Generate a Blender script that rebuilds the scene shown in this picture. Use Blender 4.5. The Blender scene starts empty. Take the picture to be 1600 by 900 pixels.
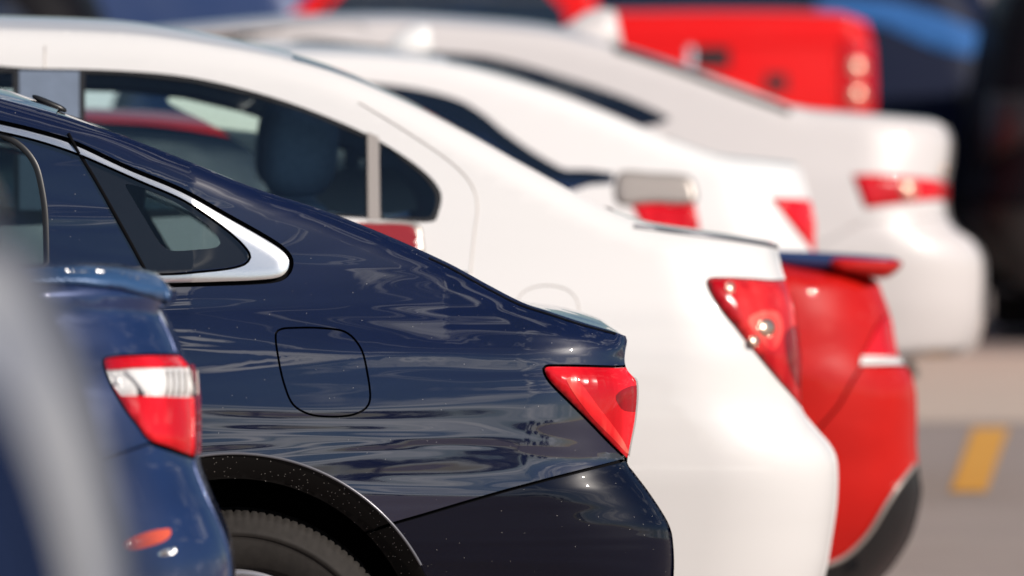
import bpy, bmesh, math, random
import numpy as np
from mathutils import Vector, Matrix
from mathutils.geometry import delaunay_2d_cdt

random.seed(7); RNG = np.random.RandomState(11)
S = bpy.context.scene
COL = S.collection

# ------------------------------------------------------------------ camera, sky, sun, exposure
F = 13040.0          # focal length in pixels of the 1600 wide photograph
HC = 1.765           # camera height
YH = -60.0           # image row of the horizon
TH = math.atan((450 - YH) / F)
cam_d = bpy.data.cameras.new("camera"); cam = bpy.data.objects.new("camera", cam_d); COL.objects.link(cam)
cam_d.sensor_width = 36.0; cam_d.lens = 36.0 * F / 1600.0
cam_d.clip_start = 0.5; cam_d.clip_end = 3000
cam.location = (0, 0, HC); cam.rotation_euler = (math.pi / 2 - TH, 0, 0)
cam_d.dof.use_dof = True; cam_d.dof.focus_distance = 16.1; cam_d.dof.aperture_fstop = 3.7
S.camera = cam

SUN_AZ, SUN_EL = math.radians(48), math.radians(32)     # azimuth: to the right of straight behind the camera
sun_dir = Vector((math.sin(SUN_AZ) * math.cos(SUN_EL), -math.cos(SUN_AZ) * math.cos(SUN_EL), math.sin(SUN_EL)))
W_ = bpy.data.worlds.new("World"); S.world = W_; W_.use_nodes = True
nt = W_.node_tree; nd = nt.nodes; lk = nt.links
bg = nd["Background"]; sky = nd.new("ShaderNodeTexSky"); sky.sky_type = 'NISHITA'; sky.sun_disc = False
sky.sun_elevation = SUN_EL; sky.sun_rotation = math.atan2(sun_dir.x, sun_dir.y)
sky.air_density = 1.0; sky.dust_density = 0.25; sky.ozone_density = 3.0
tc = nd.new("ShaderNodeTexCoord"); mp = nd.new("ShaderNodeMapping"); mp.inputs['Scale'].default_value = (1.0, 1.0, 3.2)
nz = nd.new("ShaderNodeTexNoise"); nz.inputs['Scale'].default_value = 2.6; nz.inputs['Detail'].default_value = 7; nz.inputs['Roughness'].default_value = .62
nz.inputs['Distortion'].default_value = .5
cr_ = nd.new("ShaderNodeValToRGB"); cr_.color_ramp.elements[0].position = .53; cr_.color_ramp.elements[1].position = .66
mx = nd.new("ShaderNodeMix"); mx.data_type = 'RGBA'; mx.inputs[7].default_value = (20, 19.8, 19.8, 1)
lk.new(tc.outputs['Generated'], mp.inputs[0]); lk.new(mp.outputs[0], nz.inputs['Vector']); lk.new(nz.outputs['Fac'], cr_.inputs[0])
lk.new(cr_.outputs[0], mx.inputs[0]); lk.new(sky.outputs[0], mx.inputs[6]); lk.new(mx.outputs[2], bg.inputs[0])
bg.inputs[1].default_value = 0.065
sd = bpy.data.lights.new("sun", 'SUN'); sd.energy = 5.0; sd.angle = math.radians(.55); sd.color = (1, .91, .82)
so = bpy.data.objects.new("sun", sd); COL.objects.link(so)
so.rotation_euler = (-sun_dir).to_track_quat('-Z', 'Y').to_euler(); so.location = (20, -20, 30)
S.view_settings.view_transform = 'Standard'; S.view_settings.look = 'None'
S.view_settings.exposure = -0.1; S.view_settings.gamma = 1
S.render.engine = 'CYCLES'
S.cycles.use_denoising = True
S.cycles.max_bounces = 10; S.cycles.transparent_max_bounces = 24; S.cycles.sample_clamp_indirect = 12
S.cycles.caustics_reflective = False; S.cycles.caustics_refractive = False

cT, sT = math.cos(TH), math.sin(TH)
def ray(px, py):
    a = (px - 800) / F; b = (450 - py) / F
    return np.array([a, cT + b * sT, -sT + b * cT])

# ------------------------------------------------------------------ materials
def new_mat(name):
    m = bpy.data.materials.new(name); m.use_nodes = True
    return m, m.node_tree.nodes, m.node_tree.links, m.node_tree.nodes["Principled BSDF"]

def paint(name, color, metallic=0.0, rough=.35, wav=.0, dust=0.0, coat=1.0, flake=None, spec=.5, coat_ior=1.5, dscale=110, dsize=.06):
    m, n, l, p = new_mat(name)
    p.inputs['Metallic'].default_value = metallic; p.inputs['Roughness'].default_value = rough
    p.inputs['Coat Weight'].default_value = coat; p.inputs['Coat Roughness'].default_value = .015; p.inputs['Coat IOR'].default_value = coat_ior
    p.inputs['Specular IOR Level'].default_value = spec
    t = n.new("ShaderNodeTexCoord"); out = None
    col = n.new("ShaderNodeRGB"); col.outputs[0].default_value = (*color, 1); out = col.outputs[0]
    if flake:
        v = n.new("ShaderNodeTexNoise"); v.inputs['Scale'].default_value = 9; v.inputs['Detail'].default_value = 3
        l.new(t.outputs['Object'], v.inputs['Vector'])
        r = n.new("ShaderNodeMix"); r.data_type = 'RGBA'; r.inputs[7].default_value = (*flake, 1)
        l.new(v.outputs['Fac'], r.inputs[0]); l.new(out, r.inputs[6]); out = r.outputs[2]
    if dust > 0:
        v = n.new("ShaderNodeTexVoronoi"); v.inputs['Scale'].default_value = dscale; v.inputs['Randomness'].default_value = 1
        l.new(t.outputs['Object'], v.inputs['Vector'])
        a = n.new("ShaderNodeMath"); a.operation = 'LESS_THAN'; a.inputs[1].default_value = dsize
        sp = n.new("ShaderNodeSeparateColor"); l.new(v.outputs['Color'], sp.inputs[0])
        b = n.new("ShaderNodeMath"); b.operation = 'LESS_THAN'; b.inputs[1].default_value = dust
        c = n.new("ShaderNodeMath"); c.operation = 'MULTIPLY'
        l.new(v.outputs['Distance'], a.inputs[0]); l.new(sp.outputs[0], b.inputs[0]); l.new(a.outputs[0], c.inputs[0]); l.new(b.outputs[0], c.inputs[1])
        r = n.new("ShaderNodeMix"); r.data_type = 'RGBA'; r.inputs[7].default_value = (.55, .52, .48, 1)
        l.new(c.outputs[0], r.inputs[0]); l.new(out, r.inputs[6]); out = r.outputs[2]
        cw = n.new("ShaderNodeMath"); cw.operation = 'SUBTRACT'; cw.inputs[0].default_value = coat; l.new(c.outputs[0], cw.inputs[1]); l.new(cw.outputs[0], p.inputs['Coat Weight'])
    l.new(out, p.inputs['Base Color'])
    if wav > 0:
        mpn = n.new("ShaderNodeMapping"); mpn.inputs['Scale'].default_value = (.30, 1.0, 3.4)
        l.new(t.outputs['Object'], mpn.inputs[0])
        v = n.new("ShaderNodeTexNoise"); v.inputs['Scale'].default_value = 3.6; v.inputs['Detail'].default_value = 1.0; v.inputs['Distortion'].default_value = .9
        l.new(mpn.outputs[0], v.inputs['Vector'])
        b = n.new("ShaderNodeBump"); b.inputs['Strength'].default_value = 1.0; b.inputs['Distance'].default_value = wav
        l.new(v.outputs['Fac'], b.inputs['Height']); l.new(b.outputs[0], p.inputs['Coat Normal']); l.new(b.outputs[0], p.inputs['Normal'])
    return m

def plain(name, color, rough=.5, metallic=0.0, spec=.5, noise=0.0, nscale=30, coat=0.0):
    m, n, l, p = new_mat(name)
    p.inputs['Roughness'].default_value = rough; p.inputs['Metallic'].default_value = metallic
    p.inputs['Specular IOR Level'].default_value = spec; p.inputs['Coat Weight'].default_value = coat
    t = n.new("ShaderNodeTexCoord"); v = n.new("ShaderNodeTexNoise"); v.inputs['Scale'].default_value = nscale; v.inputs['Detail'].default_value = 5
    l.new(t.outputs['Object'], v.inputs['Vector'])
    r = n.new("ShaderNodeMix"); r.data_type = 'RGBA'
    r.inputs[6].default_value = (*[c * (1 - noise) for c in color], 1); r.inputs[7].default_value = (*[min(1, c * (1 + noise)) for c in color], 1)
    l.new(v.outputs['Fac'], r.inputs[0]); l.new(r.outputs[2], p.inputs['Base Color'])
    return m

def glass(name, tint, gloss=1.0, ior=1.55):
    m, n, l, p = new_mat(name)
    n.remove(p); out = n["Material Output"]
    tr = n.new("ShaderNodeBsdfTransparent"); tr.inputs[0].default_value = (*tint, 1)
    gl = n.new("ShaderNodeBsdfGlossy"); gl.inputs['Roughness'].default_value = .01; gl.inputs[0].default_value = (gloss, gloss, gloss, 1)
    fr = n.new("ShaderNodeFresnel"); fr.inputs[0].default_value = ior
    t = n.new("ShaderNodeTexCoord"); v = n.new("ShaderNodeTexNoise"); v.inputs['Scale'].default_value = 3.0; v.inputs['Detail'].default_value = 1
    l.new(t.outputs['Object'], v.inputs['Vector'])
    b = n.new("ShaderNodeBump"); b.inputs['Distance'].default_value = .004; l.new(v.outputs['Fac'], b.inputs['Height']); l.new(b.outputs[0], gl.inputs['Normal'])
    mi = n.new("ShaderNodeMixShader"); l.new(fr.outputs[0], mi.inputs[0]); l.new(tr.outputs[0], mi.inputs[1]); l.new(gl.outputs[0], mi.inputs[2])
    l.new(mi.outputs[0], out.inputs[0])
    return m

def lens_mat(name, c1, c2, scale=40):
    m, n, l, p = new_mat(name)
    p.inputs['Roughness'].default_value = .2; p.inputs['Specular IOR Level'].default_value = .2; p.inputs['Coat Weight'].default_value = .6; p.inputs['Coat Roughness'].default_value = .02
    t = n.new("ShaderNodeTexCoord"); mpn = n.new("ShaderNodeMapping"); mpn.inputs['Rotation'].default_value = (0, math.radians(-48), 0); mpn.inputs['Scale'].default_value = (1, 1, .16)
    l.new(t.outputs['Object'], mpn.inputs[0])
    v = n.new("ShaderNodeTexVoronoi"); v.inputs['Scale'].default_value = scale; l.new(mpn.outputs[0], v.inputs['Vector'])
    v2 = n.new("ShaderNodeTexNoise"); v2.inputs['Scale'].default_value = 14; v2.inputs['Detail'].default_value = 4; l.new(mpn.outputs[0], v2.inputs['Vector'])
    r = n.new("ShaderNodeValToRGB"); r.color_ramp.elements[0].position = .38; r.color_ramp.elements[0].color = (*c1, 1); r.color_ramp.elements[1].position = .66; r.color_ramp.elements[1].color = (*c2, 1)
    l.new(v2.outputs['Fac'], r.inputs[0]); l.new(r.outputs[0], p.inputs['Base Color'])
    b = n.new("ShaderNodeBump"); b.inputs['Distance'].default_value = .008; b.inputs['Strength'].default_value = .2
    l.new(v.outputs['Distance'], b.inputs['Height']); l.new(b.outputs[0], p.inputs['Normal'])
    return m

M = {}
M['navy'] = paint('navy_paint', (.0006, .0026, .020), .0, .3, spec=.12, wav=.0062, dust=.15, flake=(.0009, .0036, .030), coat_ior=2.0)
M['navy_bumper'] = paint('navy_bumper_darkened', (.0009, .002, .010),   .0, .3, wav=.010, dust=.25, coat_ior=1.42, spec=.08)  # darker navy: the bumper's dim reflections put into its colour
M['blue'] = paint('deep_blue_paint', (.005, .018, .075), .35, .3, wav=.003, flake=(.008, .03, .12), coat_ior=1.6)
M['dark_blue'] = paint('dark_blue_paint', (.003, .007, .028), 0, .5, coat=.12, spec=.12)
M['black_paint'] = paint('black_paint', (.003, .003, .005), 0, .6, coat=.08, spec=.1)
M['pale'] = paint('pale_sky_sheen', (.06, .08, .14), .1, .6, coat=.2, flake=(.40, .40, .39))  # pale patches stand in for broken sky reflections
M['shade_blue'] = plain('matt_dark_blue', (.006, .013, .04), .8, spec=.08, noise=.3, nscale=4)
M['far_blue'] = paint('far_blue_and_sky_sheen', (.006, .03, .12), .1, .4, coat=.5)  # blue of the van, also painted sky sheen on spoiler and stripe
M['white'] = paint('white_paint', (.73, .715, .705), 0, .4, wav=.0008)
M['pearl'] = paint('pearl_white_paint', (.63, .59, .58), 0, .4, wav=.0006)
M['snow'] = paint('bright_white_paint', (.78, .77, .76), 0, .4)
M['red'] = paint('red_paint', (.42, .006, .004), 0, .4, wav=.003, flake=(.56, .009, .005), coat=.7, spec=.1)
M['truck_red'] = paint('truck_red_paint', (.72, .008, .008), 0, .4, coat=.35, spec=.1)
M['chrome'] = plain('chrome', (.93, .93, .93), .24, 1.0)
M['chrome_soft'] = plain('soft_grey_edge', (.16, .16, .18), .3, .4)  # grey for the arch highlight, deck edge line and lens rib
M['black'] = plain('black_trim', (.012, .012, .013), .35, noise=.3)
M['gloss_black'] = plain('gloss_black', (.008, .008, .010), .06, coat=1, noise=.2)
M['gap'] = plain('dark_gap', (.003, .003, .004), .9, spec=.1)
M['rubber'] = plain('tyre_rubber', (.028, .025, .023), .8, noise=.35, nscale=60, spec=.25)
M['arch'] = paint('dusty_dark_lip', (.006, .0055, .0055), 0, .5, dust=.95, coat=.12, spec=.15, dscale=130, dsize=.11)  # dark underside of the lip put into the colour, plus real dust
M['alloy'] = plain('alloy_metal', (.30, .30, .33), .35, .6, noise=.1)
M['liner'] = plain('wheel_well_liner', (.006, .006, .008), .85, spec=.15)
M['band'] = paint('painted_sky_sheen', (.03, .12, .34), 0, .6, coat=.0, spec=.1)  # stands in for sky mirrored in a dark body
M['glass'] = glass('tinted_glass', (.36, .44, .45))
M['glass_green'] = glass('green_glass', (.74, .87, .88), ior=1.7)
M['glass_dark'] = glass('privacy_glass', (.10, .16, .30), ior=2.2)
M['lens'] = lens_mat('red_lens', (.50, .001, .006), (.80, .012, .022), 60)
M['lens_dark'] = lens_mat('dark_red_lens', (.42, .001, .006), (.74, .03, .03), 30)
M['lens_deep'] = lens_mat('deep_red_lens', (.16, .002, .006), (.34, .004, .010), 60)
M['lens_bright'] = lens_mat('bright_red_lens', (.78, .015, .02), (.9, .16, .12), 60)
M['lens_glow'] = lens_mat('pale_lens', (.75, .30, .22), (.85, .55, .42), 60)
M['sun_dome'] = plain('glint_metal', (1, .72, .55), .30, 1.0, noise=.02)  # warm metal for domes added to catch sun glints
M['lip_blue'] = paint('lip_sky_sheen', (.03, .085, .20), .2, .35, coat=.7)  # lightened blue carries the sky reflected on the lip
M['clear'] = lens_mat('clear_lens', (.62, .62, .62), (.85, .84, .82), 110)
M['amber'] = plain('orange_reflector', (.75, .10, .04), .15, coat=1)
M['dim_red'] = plain('dull_red_gloss', (.30, .022, .025), .2, coat=1)
M['silver'] = plain('silver_trim', (.40, .36, .33), .35, .35)
M['seat'] = plain('dark_seat_cloth', (.26, .33, .44), .85, noise=.3, nscale=80)
M['cabin'] = plain('dark_cabin_plastic', (.14, .18, .25), .7, noise=.2)
M['cream'] = plain('cream_lining', (.80, .76, .66), .8, noise=.03)

# ------------------------------------------------------------------ helpers
def tag(o, label, cat, group=None, kind=None):
    o['label'] = label; o['category'] = cat
    if group: o['group'] = group
    if kind: o['kind'] = kind
    return o

def mesh_obj(name, V, Fc, mat, parent=None, N=None, smooth=True):
    me = bpy.data.meshes.new(name)
    me.from_pydata([tuple(map(float, v)) for v in V], [], [tuple(map(int, f)) for f in Fc])
    if smooth: me.polygons.foreach_set('use_smooth', [True] * len(me.polygons))
    me.update()
    if N is not None and len(N) == len(me.vertices):
        me.normals_split_custom_set_from_vertices([tuple(map(float, n)) for n in N])
    if mat is not None: me.materials.append(mat)
    o = bpy.data.objects.new(name, me); COL.objects.link(o)
    if parent is not None: o.parent = parent
    return o

def cr(pts, step=.02, closed=False, sharp=False):
    """smooth curve through points (Catmull-Rom), sampled about every step"""
    P = np.array(pts, float); n = len(P)
    out = []
    rng_ = range(n if closed else n - 1)
    for i in rng_:
        p1, p2 = P[i], P[(i + 1) % n]
        if closed: p0, p3 = P[(i - 1) % n], P[(i + 2) % n]
        else: p0, p3 = P[max(i - 1, 0)], P[min(i + 2, n - 1)]
        L = np.linalg.norm(p2 - p1); k = max(1, int(math.ceil(L / step)))
        if sharp:
            for t in np.arange(k) / k: out.append(p1 + (p2 - p1) * t)
            continue
        d0 = max(np.linalg.norm(p1 - p0), 1e-6); d1 = max(L, 1e-6); d2 = max(np.linalg.norm(p3 - p2), 1e-6)
        m1 = (p2 - p0) / (d0 + d1) * d1 if np.linalg.norm(p1 - p0) > 1e-9 else (p2 - p1)
        m2 = (p3 - p1) / (d1 + d2) * d1 if np.linalg.norm(p3 - p2) > 1e-9 else (p2 - p1)
        for t in np.arange(k) / k:
            out.append((2*t**3 - 3*t**2 + 1) * p1 + (t**3 - 2*t**2 + t) * m1 + (-2*t**3 + 3*t**2) * p2 + (t**3 - t**2) * m2)
    if not closed: out.append(P[-1])
    return np.array(out)

def inside(P, poly):
    x, y = P[:, 0], P[:, 1]; r = np.zeros(len(P), bool); n = len(poly); j = n - 1
    for i in range(n):
        xi, yi = poly[i]; xj, yj = poly[j]
        if yi != yj:
            c = ((yi > y) != (yj > y)) & (x < (xj - xi) * (y - yi) / (yj - yi) + xi)
            r ^= c
        j = i
    return r

def dist_poly(P, poly, closed=True):
    A = poly if closed else poly[:-1]; B = np.roll(poly, -1, 0) if closed else poly[1:]
    best = np.full(len(P), 1e9)
    for a, b in zip(A, B):
        d = b - a; L = d @ d
        if L < 1e-14: continue
        t = np.clip(((P - a) @ d) / L, 0, 1)
        best = np.minimum(best, np.sum((P - a - t[:, None] * d) ** 2, 1))
    return np.sqrt(best)

def offset_poly(poly, o):
    """closed polygon moved outward by o"""
    a = np.roll(poly, 1, 0); b = np.roll(poly, -1, 0); t = b - a
    t /= np.maximum(np.linalg.norm(t, axis=1), 1e-9)[:, None]
    n = np.stack([t[:, 1], -t[:, 0]], 1)
    area = .5 * np.sum(poly[:, 0] * b[:, 1] - b[:, 0] * poly[:, 1])
    return poly + n * o * (1 if area > 0 else -1)

def smooth1(v, k):
    if k < 1: return v
    p = np.concatenate([np.full(k, v[0]), v, np.full(k, v[-1])]); w = np.hanning(2 * k + 3)[1:-1]; w /= w.sum()
    return np.convolve(p, w, 'valid')

def superell(c, s, e=.45, nu=28, nv=16, lean=0.0):
    V = []; Fc = []
    sg = lambda v, p: math.copysign(abs(v) ** p, v)
    for i in range(nv + 1):
        ph = -math.pi / 2 + math.pi * i / nv
        for j in range(nu):
            th = 2 * math.pi * j / nu
            z = sg(math.sin(ph), e) * s[2]
            V.append((c[0] + sg(math.cos(ph), e) * sg(math.cos(th), e) * s[0] + lean * z, c[1] + sg(math.cos(ph), e) * sg(math.sin(th), e) * s[1], c[2] + z))
    for i in range(nv):
        for j in range(nu):
            Fc.append((i * nu + j, i * nu + (j + 1) % nu, (i + 1) * nu + (j + 1) % nu, (i + 1) * nu + j))
    return V, Fc

def lathe(profile, n=64, jitter=None):
    """profile of (radius, y); axis along y"""
    V = []; Fc = []; m = len(profile)
    for j in range(n):
        a = 2 * math.pi * j / n
        for i, (r, y) in enumerate(profile):
            rr = r + (jitter(i, j) if jitter else 0)
            V.append((rr * math.cos(a), y, rr * math.sin(a)))
    for j in range(n):
        for i in range(m - 1):
            a, b = j * m + i, ((j + 1) % n) * m + i
            Fc.append((a, b, b + 1, a + 1))
    return V, Fc

# ------------------------------------------------------------------ wheel (built once, mesh data shared)
def make_wheel_meshes():
    R = .345; w = .11
    prof = [(R - .115, -w + .012), (R - .10, -w - .004), (R - .055, -w - .012), (R - .046, -w - .012), (R - .042, -w - .018), (R - .034, -w - .015), (R - .031, -w - .006), (R - .014, -w + .002), (R - .003, -w + .022), (R, -w + .05), (R, -.028), (R - .008, -.022), (R - .008, -.012), (R, -.006), (R, .05), (R - .003, w - .022), (R - .03, w + .006), (R - .10, w + .004), (R - .115, w - .012)]
    nseg = 520
    def jit(i, j):
        if i in (8, 9): return -.0045 if j % 4 == 0 else 0
        if i in (10, 13): return -.006 if j % 8 == 0 else 0
        return 0
    V, Fc = lathe(prof, nseg, jit)
    tm = bpy.data.meshes.new('tyre'); tm.from_pydata(V, [], Fc); tm.materials.append(M['rubber'])
    tm.polygons.foreach_set('use_smooth', [True] * len(tm.polygons)); tm.update()
    # rim: barrel plus ten spokes and hub
    bm = bmesh.new()
    def addm(V, Fc):
        vs = [bm.verts.new(v) for v in V]
        for f in Fc:
            try: bm.faces.new([vs[k] for k in f])
            except ValueError: pass
    addm(*lathe([(R - .112, -w + .01), (R - .118, -w + .002), (R - .13, -w + .006), (R - .135, -w + .03), (R - .145, .0), (R - .14, w)], 64))
    addm(*lathe([(.001, -w + .02), (.05, -w + .022), (.06, -w + .034), (.06, -w + .07)], 32))
    for k in range(10):
        a = 2 * math.pi * k / 10; c, s = math.cos(a), math.sin(a)
        pts = []
        for r, hw, y in ((.045, .022, -w + .03), (.14, .014, -w + .02), (R - .125, .019, -w + .012)):
            for sx, dy in ((-1, .018), (-.6, 0), (.6, 0), (1, .018)):
                pts.append((r * c - sx * hw * s, y + dy, r * s + sx * hw * c))
        Fc = [(q * 4 + i, q * 4 + i + 1, q * 4 + 5 + i, q * 4 + 4 + i) for q in range(2) for i in range(3)]
        addm(pts, Fc)
    rm = bpy.data.meshes.new('rim'); bm.to_mesh(rm); bm.free(); rm.materials.append(M['alloy'])
    rm.polygons.foreach_set('use_smooth', [True] * len(rm.polygons)); rm.update()
    disc = bpy.data.meshes.new('brake_disc')
    V, Fc = lathe([(.001, -.01), (.15, -.01), (.15, .01)], 40); disc.from_pydata(V, [], Fc); disc.materials.append(M['black']); disc.update()
    return tm, rm, disc
TYRE, RIM, DISC = make_wheel_meshes()
def wheel(parent, x, y, flip, r=.345):
    w = bpy.data.objects.new('wheel', TYRE); COL.objects.link(w); w.parent = parent; w.location = (x, y, r)
    w.rotation_euler = (0, .07, math.pi if flip else 0); w.scale = (r / .345, 1, r / .345)
    for nm, me in (('rim', RIM), ('brake_disc', DISC)):
        o = bpy.data.objects.new(nm, me); COL.objects.link(o); o.parent = w
    return w

# ------------------------------------------------------------------ car builder
class Car:
    """Side skin y = Y(x, z) over the side outline, cut into panels; roof and tail skins close it to the mirrored far side."""
    def __init__(s, name, label, cat='car', group=None, dist=16.3, axle_px=335, x0=None, yaw=0.0, W=1.8, shear=.045, wheelbase=2.75, flipx=False, **kw):
        s.__dict__.update(kw); s.W = W; s.k = shear; s.wb = wheelbase
        s.X0 = (axle_px - 800) / F * dist if x0 is None else x0; s.D = dist; s.yaw = math.radians(yaw)
        s.ex = np.array([math.cos(s.yaw), math.sin(s.yaw), 0]); s.ey = np.array([-math.sin(s.yaw), math.cos(s.yaw), 0]); s.O = np.array([s.X0, dist, 0])
        s.root = bpy.data.objects.new(name, None); COL.objects.link(s.root); s.root.empty_display_size = .3
        s.root.location = tuple(s.O); s.root.rotation_euler = (0, 0, s.yaw)
        tag(s.root, label, cat, group)
        s.panels = []; s.front = kw.get('front')
    def uv(s, p, y=0.0):
        r = ray(p[0], p[1]); c = np.array([0, 0, HC]); t = (y - (c - s.O) @ s.ey) / (r @ s.ey)
        q = c + t * r - s.O
        return np.array([q @ s.ex, q[2] + s.k * y])
    # ---- outline
    def outline(s, top, rear, bottom_z=.2, sil=True, crown=((-9, .04), (9, .04)), crease=None, sect=None, Rr=.30, Ar=.20, Rt=.07, At=.045, ytop=.26, yrear=.15, bulge=.05, front=None, local=False):
        s.crown = np.array(crown, float)
        cw = lambda x: np.interp(x, s.crown[:, 0], s.crown[:, 1])
        if local: T = np.array(top, float); R = np.array(rear, float)
        else:
            T = []
            for p in top:
                if sil:
                    q = s.uv(p, s.W / 2); q[1] -= cw(q[0]); T.append(q)
                else: T.append(s.uv(p, ytop))
            T = np.array(T); R = np.array([s.uv(p, yrear) for p in rear]); R[:, 0] -= bulge * .8
        if front is not None:
            fr = np.array(front, float); T = np.vstack([fr, T])
        s.edge = cr(T, .014); s.rearc = cr(R, .012)
        if np.linalg.norm(s.edge[-1] - s.rearc[0]) > .004: s.edge = np.vstack([s.edge, s.rearc[0]])
        else: s.edge[-1] = s.rearc[0]
        zf = s.edge[0][1]; xf = s.edge[0][0]
        s.frontc = cr([(xf, zf), (xf - .10, zf - .12), (xf - .13, zf - .35), (xf - .05, bottom_z)], .05)
        bot = cr([s.rearc[-1], (s.rearc[-1][0] - .25, bottom_z - .02), (xf + .3, bottom_z - .02), s.frontc[-1]], .06, sharp=True)
        s.outer = np.vstack([s.edge[:-1], s.rearc[:-1], bot[:-1], s.frontc[::-1][:-1]])
        s.bz = bottom_z; s.bulge = bulge
        o = np.argsort(s.rearc[:, 1], kind='stable'); zz = np.linspace(s.rearc[:, 1].min(), s.rearc[:, 1].max(), 160)
        s.rz = zz; s.rx = smooth1(np.interp(zz, s.rearc[o, 1], s.rearc[o, 0]), 6)
        # edge: highest z for each x (smoothed) for the roof rounding
        s.Rr, s.Ar, s.Rt, s.At = Rr, Ar, Rt, At
        sect = sect or ((.15, .10), (.35, .05), (.6, .012), (.8, 0), (.95, .012), (1.05, .03), (1.16, .07), (1.6, .27))
        z = np.linspace(0, 2.6, 521); a = np.array(sect); s.sz = z
        tail = a[-1, 1] + (z - a[-1, 0]) * (a[-1, 1] - a[-2, 1]) / (a[-1, 0] - a[-2, 0])
        s.sy = smooth1(np.where(z > a[-1, 0], tail, np.interp(z, a[:, 0], a[:, 1])), 8)
        s.crease = None if crease is None else (np.array(crease[0], float), crease[1], crease[2])
        s.edge_s = s.edge
    def Y(s, x, z):
        x = np.asarray(x, float); z = np.asarray(z, float)
        y = np.interp(z, s.sz, s.sy)
        if s.crease is not None:
            pts, slope, wd = s.crease
            zc = np.interp(x, pts[:, 0], pts[:, 1]); u = (z - zc) / wd
            fade = np.interp(x, [pts[0, 0], pts[0, 0] + .5], [.3, 1])
            y = y + slope * fade * wd * np.where(u > 30, u, np.log1p(np.exp(np.clip(u, -40, 30))))
        q = lambda t: 1 - np.sqrt(np.maximum(0, 1 - (1 - np.clip(t, .012, 1)) ** 2))
        dr = np.interp(z, s.rz, s.rx) - x
        y = y + s.Ar * q(dr / s.Rr) + .05 * np.clip(1 - dr / 1.1, 0, 1) ** 2
        fx = s.frontc[0][0] - .12
        y = y + .28 * q((x - fx) / .45)
        P = np.stack([x.ravel(), z.ravel()], 1)
        dt = dist_poly(P, s.edge[::2] if len(s.edge) > 60 else s.edge, closed=False).reshape(x.shape)
        y = y + s.At * q(dt / s.Rt)
        for f in getattr(s, 'extra', ()): y = y + f(x, z)
        return y
    def tr(s, pts):
        """photo points -> side plane, following the skin"""
        out = []
        for p in pts:
            y = 0.0
            for _ in range(4):
                q = s.uv(p, y); y = float(s.Y(np.array([q[0]]), np.array([q[1]]))[0]); y = min(max(y, -.05), .5)
            out.append(q)
        return np.array(out)
    # ---- panels
    def panel(s, name, pts, mat, off=0.0, bulge=(0, .01), gap=0.0, thick=.012, h=None, px=True, closed_curve=True, sharp=False, sub=None, step=.01, func=None, far=True, like=None):
        P = s.tr(pts) if px else np.array(pts, float)
        poly = cr(P, step, True, sharp) if closed_curve else P
        s.panels.append(dict(name=name, poly=poly, mat=mat, off=off, bulge=bulge, gap=gap, thick=thick, h=h, sub=sub, func=func, far=far, bp=poly if like is None else like))
        return poly
    def dome(s, name, px, r, mat, sub=None, px_space=True, h=.5):
        a = np.linspace(0, 2 * math.pi, 20, endpoint=False); R0 = r / (F / s.D) if px_space else r
        c0 = s.tr([px])[0] if px_space else np.array(px)
        P = np.stack([c0[0] + R0 * np.cos(a), c0[1] + R0 * np.sin(a)], 1)
        s.panel(name, P, mat, off=-.014, bulge=(R0 * h, R0), h=R0 / 5, px=False, sub=sub)
    def hole(s, poly): s.panels.append(dict(name=None, poly=np.array(poly), gap=0, h=None))
    def arch(s, x, z, r, n=40):
        a = np.linspace(0, 2 * math.pi, n, endpoint=False); s.hole(np.stack([x + r * np.cos(a), z + r * np.sin(a)], 1))
    def build(s, body_mat, roof_mat=None, hf=.03, hc=.12, xf=-1.6, tops=(), liner=True, rear_lamp=None, rear_bump_z=None, bumper_mat=None):
        pts = []; edges = []
        def add_loop(poly):
            i0 = len(pts); n = len(poly); pts.extend(map(tuple, poly)); edges.extend((i0 + i, i0 + (i + 1) % n) for i in range(n))
        add_loop(s.outer)
        for p in s.panels:
            if p['gap'] > 0:
                p['in'] = offset_poly(p['poly'], -p['gap'] / 2); p['out'] = offset_poly(p['poly'], p['gap'] / 2)
                add_loop(p['in']); add_loop(p['out'])
            else:
                p['in'] = p['out'] = p['poly']; add_loop(p['poly'])
        # interior points: grid, and rows that follow the rounded top edge and tail
        xm, xM = s.outer[:, 0].min(), s.outer[:, 0].max(); zm, zM = s.outer[:, 1].min(), s.outer[:, 1].max()
        g = []
        gx, gz = np.meshgrid(np.arange(xf, xM, hf), np.arange(zm, zM, hf)); g.append(np.stack([gx.ravel(), gz.ravel()], 1))
        gx, gz = np.meshgrid(np.arange(xm, xf, hc), np.arange(zm, zM, hc * .6)); g.append(np.stack([gx.ravel(), gz.ravel()], 1))
        G = np.vstack(g); G = G + RNG.uniform(-.12, .12, G.shape) * hf
        E = s.edge; t = np.gradient(E, axis=0); t /= np.maximum(np.linalg.norm(t, axis=1), 1e-9)[:, None]; nn = np.stack([t[:, 1], -t[:, 0]], 1)
        rows = [E + nn * d for d in (.0015, .005, .011, .02, .033, .05)]
        zz = s.rearc[:, 1]
        for d in (.002, .008, .02, .04, .07, .11, .16, .22):
            rows.append(np.stack([s.rearc[:, 0] - d, zz], 1)[::1 if d < .05 else 2])
        G = np.vstack([G] + rows)
        for p in s.panels:
            if p['h']:
                a, b = p['poly'].min(0), p['poly'].max(0)
                gx, gz = np.meshgrid(np.arange(a[0], b[0], p['h']), np.arange(a[1], b[1], p['h'])); q = np.stack([gx.ravel(), gz.ravel()], 1)
                q = q + RNG.uniform(-.1, .1, q.shape) * p['h']
                G = np.vstack([G, q[inside(q, p['poly'])]])
        G = G[inside(G, s.outer)]
        allp = [Vector(p) for p in pts] + [Vector(p) for p in G]
        V, _, Fc, _, _, _ = delaunay_2d_cdt(allp, edges, [], 0, 2e-5)
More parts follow.
